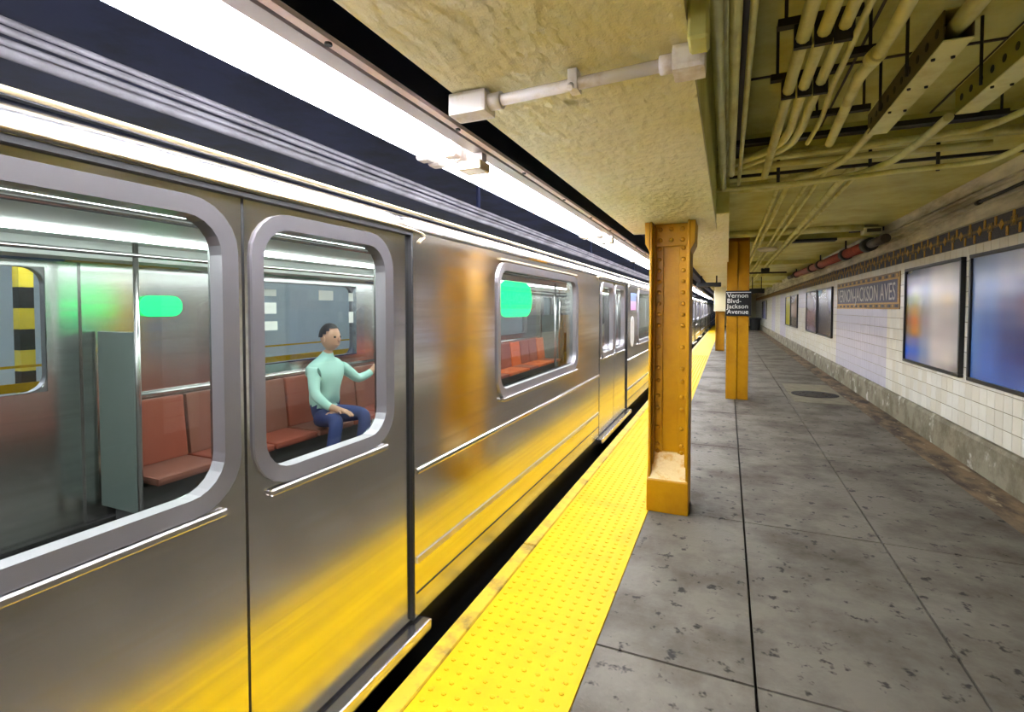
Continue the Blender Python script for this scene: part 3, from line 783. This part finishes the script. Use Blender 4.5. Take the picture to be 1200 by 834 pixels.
# hanging signs far away
def hang_sign(x0, x1, y, z0, z1, label):
    t = thing('hanging_sign', label, 'sign', ((x0+x1)/2, y, z0))
    part('panel', bev(B(x0, x1, y, y + .08, z0, z1), .01, 1), M_SIGNB, t)
    for xx in (x0 + .1, x1 - .1): part('hanger', B(xx - .015, xx + .015, y + .03, y + .05, z1, 2.7), M_BLK, t)
    return t
hang_sign(.72, 1.22, 20.5, 2.05, 2.22, 'small dark hanging sign right of the sign column far down the platform')
hang_sign(-.68, -.15, 12.6, 2.0, 2.1, 'dark hanging sign under the far girder beyond the nearest column')
pc = thing('platform_camera', 'small dark ceiling fixture hung far down the platform', 'fixture', (1.0, 15, 2.4))
part('arm', B(.4, 1.4, 14.9, 14.94, 2.42, 2.46), M_BLK, pc); part('body', bev(B(.8, 1.0, 14.85, 15.0, 2.46, 2.56), .02, 2), M_BLK, pc)
lf = single('ceiling_lamp_disc', lathe(bmesh.new(), [(.12, -.06), (.16, -.03), (.16, 0)], 16, (.62, 9.9, 2.56)), M_CREAM, 'small round cream fitting on the ceiling just past the crossing pipe', 'fitting')

# ================================================================== TRAIN
XT = -1.28; HW = 1.31; XC = XT - HW
DOORS = (-5.17, 0, 5.17); DH = .83; DZ = 1.832
WIN = [(-2.585, 1.76), (2.585, 1.76), (-6.85, .8), (6.85, .8)]; WZ0, WZ1 = .945, 1.785
INS = .045
def cells(bm, ybr, zbr, x0, x1, hole):
    """plate with openings, as joined boxes sharing no inner faces"""
    for i in range(len(ybr) - 1):
        for j in range(len(zbr) - 1):
            ya, yb5, za, zb = ybr[i], ybr[i+1], zbr[j], zbr[j+1]
            if hole((ya+yb5)/2, (za+zb)/2): continue
            box(bm, x0, x1, ya, yb5, za, zb)
    bmesh.ops.remove_doubles(bm, verts=bm.verts, dist=1e-5)
    # drop the coincident inner faces
    seen = {}
    for f in bm.faces:
        seen.setdefault(tuple(round(c, 4) for c in f.calc_center_median()), []).append(f)
    dead = [f for l in seen.values() if len(l) > 1 for f in l]
    bmesh.ops.delete(bm, geom=dead, context='FACES_ONLY')
    return bm
def hole_side(y, z):
    if z < DZ and any(abs(y - d) < DH for d in DOORS): return True
    for c, w in WIN:
        if abs(y - c) < w/2 - INS and WZ0 + INS < z < WZ1 - INS: return True
    return False
ybr = sorted({-7.75, 7.75} | {d + s * DH for d in DOORS for s in (-1, 1)} | {c + s * (w/2 - INS) for c, w in WIN for s in (-1, 1)})
zbr = [.1, WZ0 + INS, WZ1 - INS, DZ, DZ + .006]
ME = {}
def lm(key, bm, m, smooth=False):
    ME[key] = mesh_of(bm, m, key)
    if smooth:
        for f in ME[key].polygons: f.use_smooth = True
lm('side_panel', cells(bmesh.new(), ybr, zbr, HW - .09, HW, hole_side), M_STEEL)
segs = [(-7.72, -6.02), (-4.32, -.85), (.85, 4.32), (6.02, 7.72)]
for k, (a, b) in enumerate(segs):
    bm = bmesh.new(); tube(bm, [(HW + .002, a, .765), (HW + .002, b, .765)], .014, 8, sm=False); lm('belt_rail%d' % k, bm, M_CHROME)
    lm('lower_crease%d' % k, B(HW - .002, HW + .007, a, b, .345, .372), M_ALU)
    lm('lower_seam%d' % k, B(HW - .002, HW + .0025, a, b, .205, .212), M_SKIRT)
for k, (c, w) in enumerate(WIN):
    zc, h = (WZ0+WZ1)/2, WZ1 - WZ0
    lm('window_frame%d' % k, ring_frame(bmesh.new(), c, zc, w, h, .13, w - .1, h - .1, .095, HW - .03, HW + .012), M_FRAMEG)
    lm('window_sill%d' % k, bev(B(HW - .0, HW + .03, c - w/2 + .06, c + w/2 - .06, WZ0 - .022, WZ0 + .004), .006, 1), M_CHROME)
    lm('window_drip%d' % k, B(HW, HW + .012, c - w/2 + .04, c + w/2 - .04, WZ1 + .01, WZ1 + .022), M_TAN)
    lm('window_pane%d' % k, rr_slab(bmesh.new(), c, zc, w - .1, h - .1, .1, HW - .032, HW - .026), M_GLASS)
# a door leaf (local y 0..DH, mirrored for the other leaf)
LW0, LW1, LZ0, LZ1 = .022, .70, .945, 1.795
def leaf(s):
    def hl(y, z): return LW0 + INS < y * s < LW1 - INS and LZ0 + INS < z < LZ1 - INS
    yb6 = sorted([s * v for v in (.003, LW0 + INS, LW1 - INS, DH + .03)])
    k = 'R' if s > 0 else 'L'
    lm('door_leaf' + k, cells(bmesh.new(), yb6, [.1, LZ0 + INS, LZ1 - INS, DZ + .02], HW - .07, HW - .014, hl), M_STEEL)
    c, w, zc, h = s * (LW0+LW1)/2, LW1 - LW0, (LZ0+LZ1)/2, LZ1 - LZ0
    lm('leaf_frame' + k, ring_frame(bmesh.new(), c, zc, w, h, .14, w - .092, h - .096, .1, HW - .06, HW - .004), M_FRAMEG)
    lm('leaf_sill' + k, bev(B(HW - .014, HW + .006, c - w/2 + .05, c + w/2 - .05, LZ0 - .024, LZ0 - .002), .005, 1), M_CHROME)
    lm('leaf_pane' + k, rr_slab(bmesh.new(), c, zc, w - .09, h - .09, .1, HW - .07, HW - .064), M_GLASS)
    lm('leaf_edge' + k, B(HW - .07, HW - .013, *sorted((s * .0, s * .004)), .1, DZ), M_RUB)
leaf(1); leaf(-1)
lm('door_seal_shade', cells(bmesh.new(), [-DH - .004, -DH + .011, DH - .011, DH + .004], [.1, DZ - .012, DZ + .004], HW - .014, HW + .002, lambda y, z: abs(y) < DH - .02 and z < DZ - .02), M_RUB)  # rubber seal whose black also draws the shadow of the door recess
lm('door_drip_rail', tube(bmesh.new(), [(HW + .006, -DH - .05, 1.79), (HW + .007, -DH - .02, 1.842), (HW + .007, 0, 1.845), (HW + .007, DH + .02, 1.842), (HW + .006, DH + .05, 1.79)], .005, 8), M_TAN)
lm('door_sill', bev(B(HW - .06, HW + .055, -DH - .06, DH + .06, .035, .085), .01, 2), M_CHROME)
lm('skirt', B(HW - .12, HW - .02, -7.7, 7.7, -.5, .1), M_SKIRT)
bm = bmesh.new()
sec = [(HW - .06, 1.928), (HW - .12, 1.95), (HW - .35, 2.02), (HW - .7, 2.10), (0, 2.18)]
sec = sec + [(-x, z) for x, z in sec[-2::-1]]
a = [bm.verts.new((p, -7.75, q)) for p, q in sec]; b = [bm.verts.new((p, 7.75, q)) for p, q in sec]
for k in range(len(sec) - 1): bm.faces.new((a[k], a[k+1], b[k+1], b[k])).smooth = True
lm('roof', bm, M_STEEL)
bm = bmesh.new(); lsec = [(HW, DZ + .004), (HW - .003, 1.855), (HW - .011, 1.877), (HW - .025, 1.898), (HW - .044, 1.915), (HW - .066, 1.928), (HW - .075, 1.90), (HW - .05, DZ + .004)]
a = [bm.verts.new((p, -7.75, q)) for p, q in lsec]; b = [bm.verts.new((p, 7.75, q)) for p, q in lsec]
for k in range(len(lsec)):
    j = (k + 1) % len(lsec); bm.faces.new((a[j], a[k], b[k], b[j])).smooth = k < 5
bm.faces.new(a); bm.faces.new(b[::-1])
lm('letterboard', bm, M_STEEL)
lm('roof_rail', tube(bmesh.new(), [(HW - .03, -7.75, 1.93), (HW - .03, 7.75, 1.93)], .008, 8, sm=False), M_TAN)
lm('car_floor', B(-HW + .1, HW - .1, -7.7, 7.7, -.05, .06), M_CARFLOOR)
lm('car_ceiling', B(-HW + .1, HW - .1, -7.7, 7.7, 1.90, 1.92), M_LINER)
for s in (-1, 1): lm('end_wall%d' % s, B(-HW + .02, HW - .02, s * 7.73 - .02, s * 7.73 + .02, -.3, 1.92), M_STEEL)
lm('light_strip', B(.42, .54, -7.5, 7.5, 1.88, 1.90), M_STRIP)
lm('cove_panel', B(.92, HW - .1, -7.6, 7.6, 1.80, 1.90), M_LINER)

def train_car(yc, label, full=True, extras=False):
    t = thing('train_car', label, 'train', (XC, yc, 0), 'cars of the silver train')
    def add(key, name, rot=0, y=0, parent=t):
        o = bpy.data.objects.new(name, ME[key]); COL.objects.link(o); o.parent = parent
        if rot: o.rotation_euler = (0, 0, math.pi)
        o.location = (0, y, 0)
        return o
    for rot in ((0, 1) if full else (0,)):
        sp = add('side_panel', 'side_panel', rot)
        for k in range(4):
            for nm in ('belt_rail', 'lower_crease', 'lower_seam'): add(nm + str(k), nm, 0, 0, sp)
        for k in range(len(WIN)):
            w = add('window_frame%d' % k, 'window_frame', rot)
            for nm in ('window_pane', 'window_sill', 'window_drip'): add(nm + str(k), nm, 0, 0, w)
        for d in DOORS:
            for s in 'RL':
                l = add('door_leaf' + s, 'door_leaf', rot, d)
                for nm in ('leaf_frame', 'leaf_sill', 'leaf_pane', 'leaf_edge'): add(nm + s, nm, 0, 0, l)
            for nm in ('door_seal_shade', 'door_drip_rail', 'door_sill'): add(nm, nm, rot, d)
        for nm in ('skirt', 'letterboard', 'roof_rail', 'light_strip', 'cove_panel'): add(nm, nm, rot)
    for nm in ('roof', 'car_floor', 'car_ceiling'): add(nm, nm)
    for s in (-1, 1): add('end_wall%d' % s, 'end_wall')
    return t
CARY = 6.2
carA = train_car(CARY, 'silver subway car filling the left side, nearest car of the train')
for k in range(5):
    train_car(CARY + 15.85 * (k + 1), ('second silver subway car, partly behind the nearest column', 'third silver subway car beyond the nearest column', 'fourth silver subway car far down the track', 'fifth silver subway car far down the track', 'farthest silver subway car of the train')[k], full=False)
# interior of the nearest car
def cp(name, bm, m, parent=carA, label=None):
    bmesh.ops.translate(bm, vec=(XC, CARY, 0), verts=bm.verts)
    return part(name, bm, m, parent, label=label)
OFF[carA] = Vector((XC, CARY, 0))
def bench(y0, y1, sx):
    n = max(2, round((y1 - y0) / .47)); w = (y1 - y0) / n
    fr = cp('bench_base', B(*sorted((sx * (HW - .14), sx * (HW - .45))), y0, y1, .06, .34), M_CARFLOOR)
    for k in range(n):
        a, b = y0 + k * w + .01, y0 + (k + 1) * w - .01
        pal = (M_SEATR, M_SEATB) if y1 < 0 else (M_SEATO, M_SEATR)
        m = pal[0] if k % 3 else pal[1]
        cp('seat_pan', bev(B(*sorted((sx * (HW - .16), sx * (HW - .58))), a, b, .36, .41), .02, 2), m, fr)
        bm = bmesh.new(); box(bm, *sorted((sx * (HW - .13), sx * (HW - .17))), a, b, .41, .86)
        for v in bm.verts:
            if v.co.z < .5: v.co.x -= sx * .05
        cp('seat_back', bev(bm, .015, 2), pal[1] if k % 3 else pal[0], fr)
    cp('bench_rail', tube(bmesh.new(), [(sx * (HW - .13), y0, .89), (sx * (HW - .13), y1, .89)], .012, 8, sm=False), M_CHROME, fr)
for sx in (-1, 1):
    for y0, y1 in ((-4.2, -.98), (.98, 4.2), (6.1, 7.6), (-7.6, -6.1)): bench(y0, y1, sx)
    for d in DOORS:
        for s in (-1, 1):
            yy = d + s * (DH + .08)
            if sx < 0: cp('windscreen', bev(B(*sorted((sx * (HW - .12), sx * (HW - .5))), yy - .012, yy + .012, .2, 1.35), .005, 1), mat('grey screen panel', (112, 124, 122), .4))
            if sx < 0 or s > 0 and d > 0: cp('grab_pole', tube(bmesh.new(), [(sx * (HW - .52), yy, .06), (sx * (HW - .52), yy, 1.9)], .016, 10, sm=False), M_CHROME)
for yy in (-6.6, 1.6, 6.6):
    cp('grab_pole', tube(bmesh.new(), [(0, yy, .06), (0, yy, 1.9)], .017, 10, sm=False), M_CHROME)
for sx in (-1, 1):
    cp('overhead_rail', tube(bmesh.new(), [(sx * .72, -7.3, 1.82), (sx * .72, 7.3, 1.82)], .014, 8, sm=False), M_CHROME)
adc = [(214, 226, 214), (150, 190, 170), (226, 220, 200), (120, 140, 180), (220, 190, 120)]
y = -7.2; k = 0
while y < 7.2:
    for sx in (-1, 1):
        cp('advert_card', B(*sorted((sx * (HW - .10), sx * (HW - .13))), y, y + .66, 1.79, 1.89), mat('advert card %d' % (k % 5), adc[k % 5], .5))
    y += .7; k += 1
# route displays in the windows
cp('route_display', rr_slab(bmesh.new(), 3.125 - CARY, 1.56, .58, .235, .112, HW - .038, HW - .034), M_GREEN, label='glowing green rounded route display in the window')
cp('route_display', rr_slab(bmesh.new(), 2.34 - CARY, 1.515, .30, .15, .07, -HW + .11, -HW + .12), M_GREEN2, label='dim green rounded route display on the far side')
# number panel and flag sticker beside the second door
cp('flag_sticker', B(HW, HW + .002, 7.28 - CARY, 7.72 - CARY, 1.60, 1.72), mat('sticker blue', (110, 130, 180), .4))
cp('flag_sticker', B(HW, HW + .002, 7.28 - CARY, 7.72 - CARY, 1.47, 1.60), mat('sticker pink', (214, 160, 196), .4))
cp('number_sticker', rr_slab(bmesh.new(), 7.42 - CARY, 1.16, .30, .44, .14, HW, HW + .002), M_WHITE)
# stickers on the far windows (white notices)
for (yy, zz, w, h) in ((3.28, 1.64, .16, .06), (3.28, 1.50, .16, .1), (3.3, 1.34, .14, .08), (3.98, 1.63, .2, .1), (4.35, 1.62, .07, .09), (4.35, 1.40, .07, .12)):
    cp('notice', B(-HW + .1, -HW + .104, yy - CARY - w/2, yy - CARY + w/2, zz - h/2, zz + h/2), M_WHITE)

# ================================================================== PASSENGER on the far bench
def person():
    px, py = XC - HW + .42, 3.58
    t = thing('person', 'seated passenger in pale mint shirt and blue jeans inside the car', 'person', (px, py, .06))
    V, E, R, LAB = [], [], [], []
    def chain(pts, start=None, lab=0):
        prev = start
        for (x, y, z, r) in pts:
            V.append((x, y, z)); R.append(r); LAB.append(lab); i = len(V) - 1
            if prev is not None: E.append((prev, i))
            prev = i
        return prev
    # local: +x out of the bench, y along the car, z above the car floor
    chain([(0, 0, .45, .15)], None, 2)                                   # pelvis 0
    chain([(.02, 0, .62, .135), (.05, .0, .80, .15), (.06, .0, .93, .12)], 0, 1)
    chain([(.07, 0, 1.0, .055), (.10, -.01, 1.06, .05)], 3)
    for s, kn, ft in ((-1, (.40, -.24, .47), (.42, -.36, .05)), (1, (.42, .10, .47), (.38, .02, .05))):
        k = chain([(.06, s * .09, .44, .095), (kn[0] * .55, (kn[1] + s * .09) / 2, .46, .085), (*kn, .065), (kn[0] + .01, (kn[1] + ft[1]) / 2, .27, .058), (ft[0], ft[1], .13, .045)], 0, 2)
        k = chain([(ft[0], ft[1], .07, .042)], k, 3)
        chain([(ft[0] + .08, ft[1] - .01, .05, .04), (ft[0] + .19, ft[1] - .02, .04, .03)], k, 3)
    def hand(idx, base, d, up):
        d = Vector(d).normalized(); up = Vector(up); side = d.cross(up).normalized(); b = Vector(base)
        palm = chain([(*(b + d * .05), .026), (*(b + d * .085), .024)], idx)
        for k in range(4):
            o = side * (.024 - .016 * k); L = (.066, .076, .07, .054)[k]
            chain([(*(b + d * .1 + o), .0095), (*(b + d * (.1 + L * .55) + o - up * .008), .0085), (*(b + d * (.1 + L) + o - up * .028), .0075)], palm)
        chain([(*(b + d * .045 + side * .035), .011), (*(b + d * .085 + side * .052 - up * .01), .0085)], palm - 1)
    # left arm out along the bench (towards +y), right arm resting on the thigh
    k = chain([(.06, .17, .90, .062), (.12, .36, .74, .05), (.16, .46, .775, .042)], 3, 1)
    k = chain([(.18, .52, .82, .034), (.20, .60, .90, .027)], k)
    hand(k, (.20, .60, .90), (.08, .5, .5), (-1, 0, .2))
    k = chain([(.07, -.17, .90, .062), (.16, -.25, .68, .05), (.26, -.21, .585, .042)], 3, 1)
    k = chain([(.30, -.19, .565, .034), (.34, -.18, .56, .027)], k)
    hand(k, (.34, -.18, .55), (1, .1, -.1), (0, 0, 1))
    me = bpy.data.meshes.new('body'); me.from_pydata(V, E, [])
    o = bpy.data.objects.new('body', me); COL.objects.link(o)
    md = o.modifiers.new('skin', 'SKIN'); md.use_smooth_shade = True
    for i, r in enumerate(R):
        me.skin_vertices[0].data[i].radius = (r, r); me.skin_vertices[0].data[i].use_root = i == 0
    o.modifiers.new('sub', 'SUBSURF').levels = 2
    bpy.context.view_layer.update()
    full = bpy.data.meshes.new_from_object(o.evaluated_get(bpy.context.evaluated_depsgraph_get()))
    bpy.data.objects.remove(o)
    full.materials.clear()
    for m in (mat('skin', (196, 150, 124), .5), mat('mint shirt', (176, 220, 210), .7), mat('blue jeans', (44, 58, 112), .75), mat('dark shoe', (36, 34, 38), .5)): full.materials.append(m)
    for f in full.polygons:
        c = f.center
        f.material_index = LAB[min(range(len(V)), key=lambda q: (Vector(V[q]) - c).length - R[q])]
        f.use_smooth = True
    body = bpy.data.objects.new('body', full); COL.objects.link(body); body.parent = t
    # head with face
    hb = bmesh.new(); bmesh.ops.create_uvsphere(hb, u_segments=20, v_segments=14, radius=1)
    for v in hb.verts:
        x, y, z = v.co
        s = 1 - .22 * max(0, -z) ** 1.5
        v.co = (x * .098 * s + (.012 if z < -.3 and x > 0 else 0), y * .078 * s, z * .122)
    bmesh.ops.translate(hb, vec=(.12, -.01, 1.17), verts=hb.verts)
    def blob(c, sc):
        r = bmesh.ops.create_icosphere(hb, subdivisions=2, radius=1)
        for v in r['verts']: v.co = (c[0] + v.co.x*sc[0], c[1] + v.co.y*sc[1], c[2] + v.co.z*sc[2])
    blob((.222, -.01, 1.155), (.018, .013, .024)); blob((.205, -.01, 1.105), (.012, .024, .007))
    for s in (-1, 1): blob((.115, -.01 + s*.08, 1.16), (.02, .01, .032))
    hme = mesh_of(hb, MATS['skin'], 'head')
    for f in hme.polygons: f.use_smooth = True
    h = bpy.data.objects.new('head', hme); COL.objects.link(h); h.parent = t
    eb = bmesh.new()
    for s in (-1, 1):
        r = bmesh.ops.create_icosphere(eb, subdivisions=2, radius=.012)
        for v in r['verts']: v.co += Vector((.203, -.01 + s*.032, 1.178))
    eo = bpy.data.objects.new('eyes', mesh_of(eb, M_RUB, 'eyes')); COL.objects.link(eo); eo.parent = h
    hr = bmesh.new(); bmesh.ops.create_uvsphere(hr, u_segments=20, v_segments=14, radius=1)
    bmesh.ops.delete(hr, geom=[v for v in hr.verts if v.co.z < -.1 + .75 * max(0, v.co.x)], context='VERTS')
    for v in hr.verts: v.co = (v.co.x * .107 + .113, v.co.y * .087 - .01, v.co.z * .130 + 1.175)
    ho = bpy.data.objects.new('hair', mesh_of(hr, mat('dark hair', (36, 30, 30), .6), 'hair')); COL.objects.link(ho); ho.parent = h
    return t
person()

# ================================================================== FAR PLATFORM seen through the car
for k, yy in enumerate((3.2,)):
    t = thing('striped_post', 'yellow and black striped post on the far platform, %s' % 'seen through the left window', 'post', (-7.75, yy, 0), 'striped posts of the far platform')
    for q in range(12):
        part('band', B(-7.82, -7.68, yy - .07, yy + .07, q * .25, q * .25 + .25), mat('post yellow', (236, 210, 60), .4) if q % 2 else M_RUB, t)
for k in range(-5, 14):  # unseen lamp row, added so the far platform looks bright through the car
    a = 1.0 + k * 2.45
    t = thing('fluorescent_light', 'unseen fluorescent light added to brighten the far platform', 'light', (-7.3, a + 1.2, 2.3), 'unseen fluorescent lights added for the far platform')
    part('lamp_tube', tube(bmesh.new(), [(-7.3, a + .06, 2.35), (-7.3, a + 2.39, 2.35)], .021, 8, sm=False), M_TUBE, t)
    part('reflector', B(-7.4, -7.2, a, a + 2.44, 2.4, 2.46), M_REFL, t)

fb = thing('far_barrier', 'yellow topped railing on the far platform seen through the left window', 'railing', (-7.6, 4, 0))
part('top_band', B(-7.62, -7.58, -6, 14, .52, .62), M_YEL, fb)
part('upper_rail', B(-7.61, -7.59, -6, 14, .80, .83), M_YEL, fb)
for k in range(10): part('upright', B(-7.62, -7.6, -6 + 2 * k, -5.96 + 2 * k, 0, .83), M_ALU, fb)
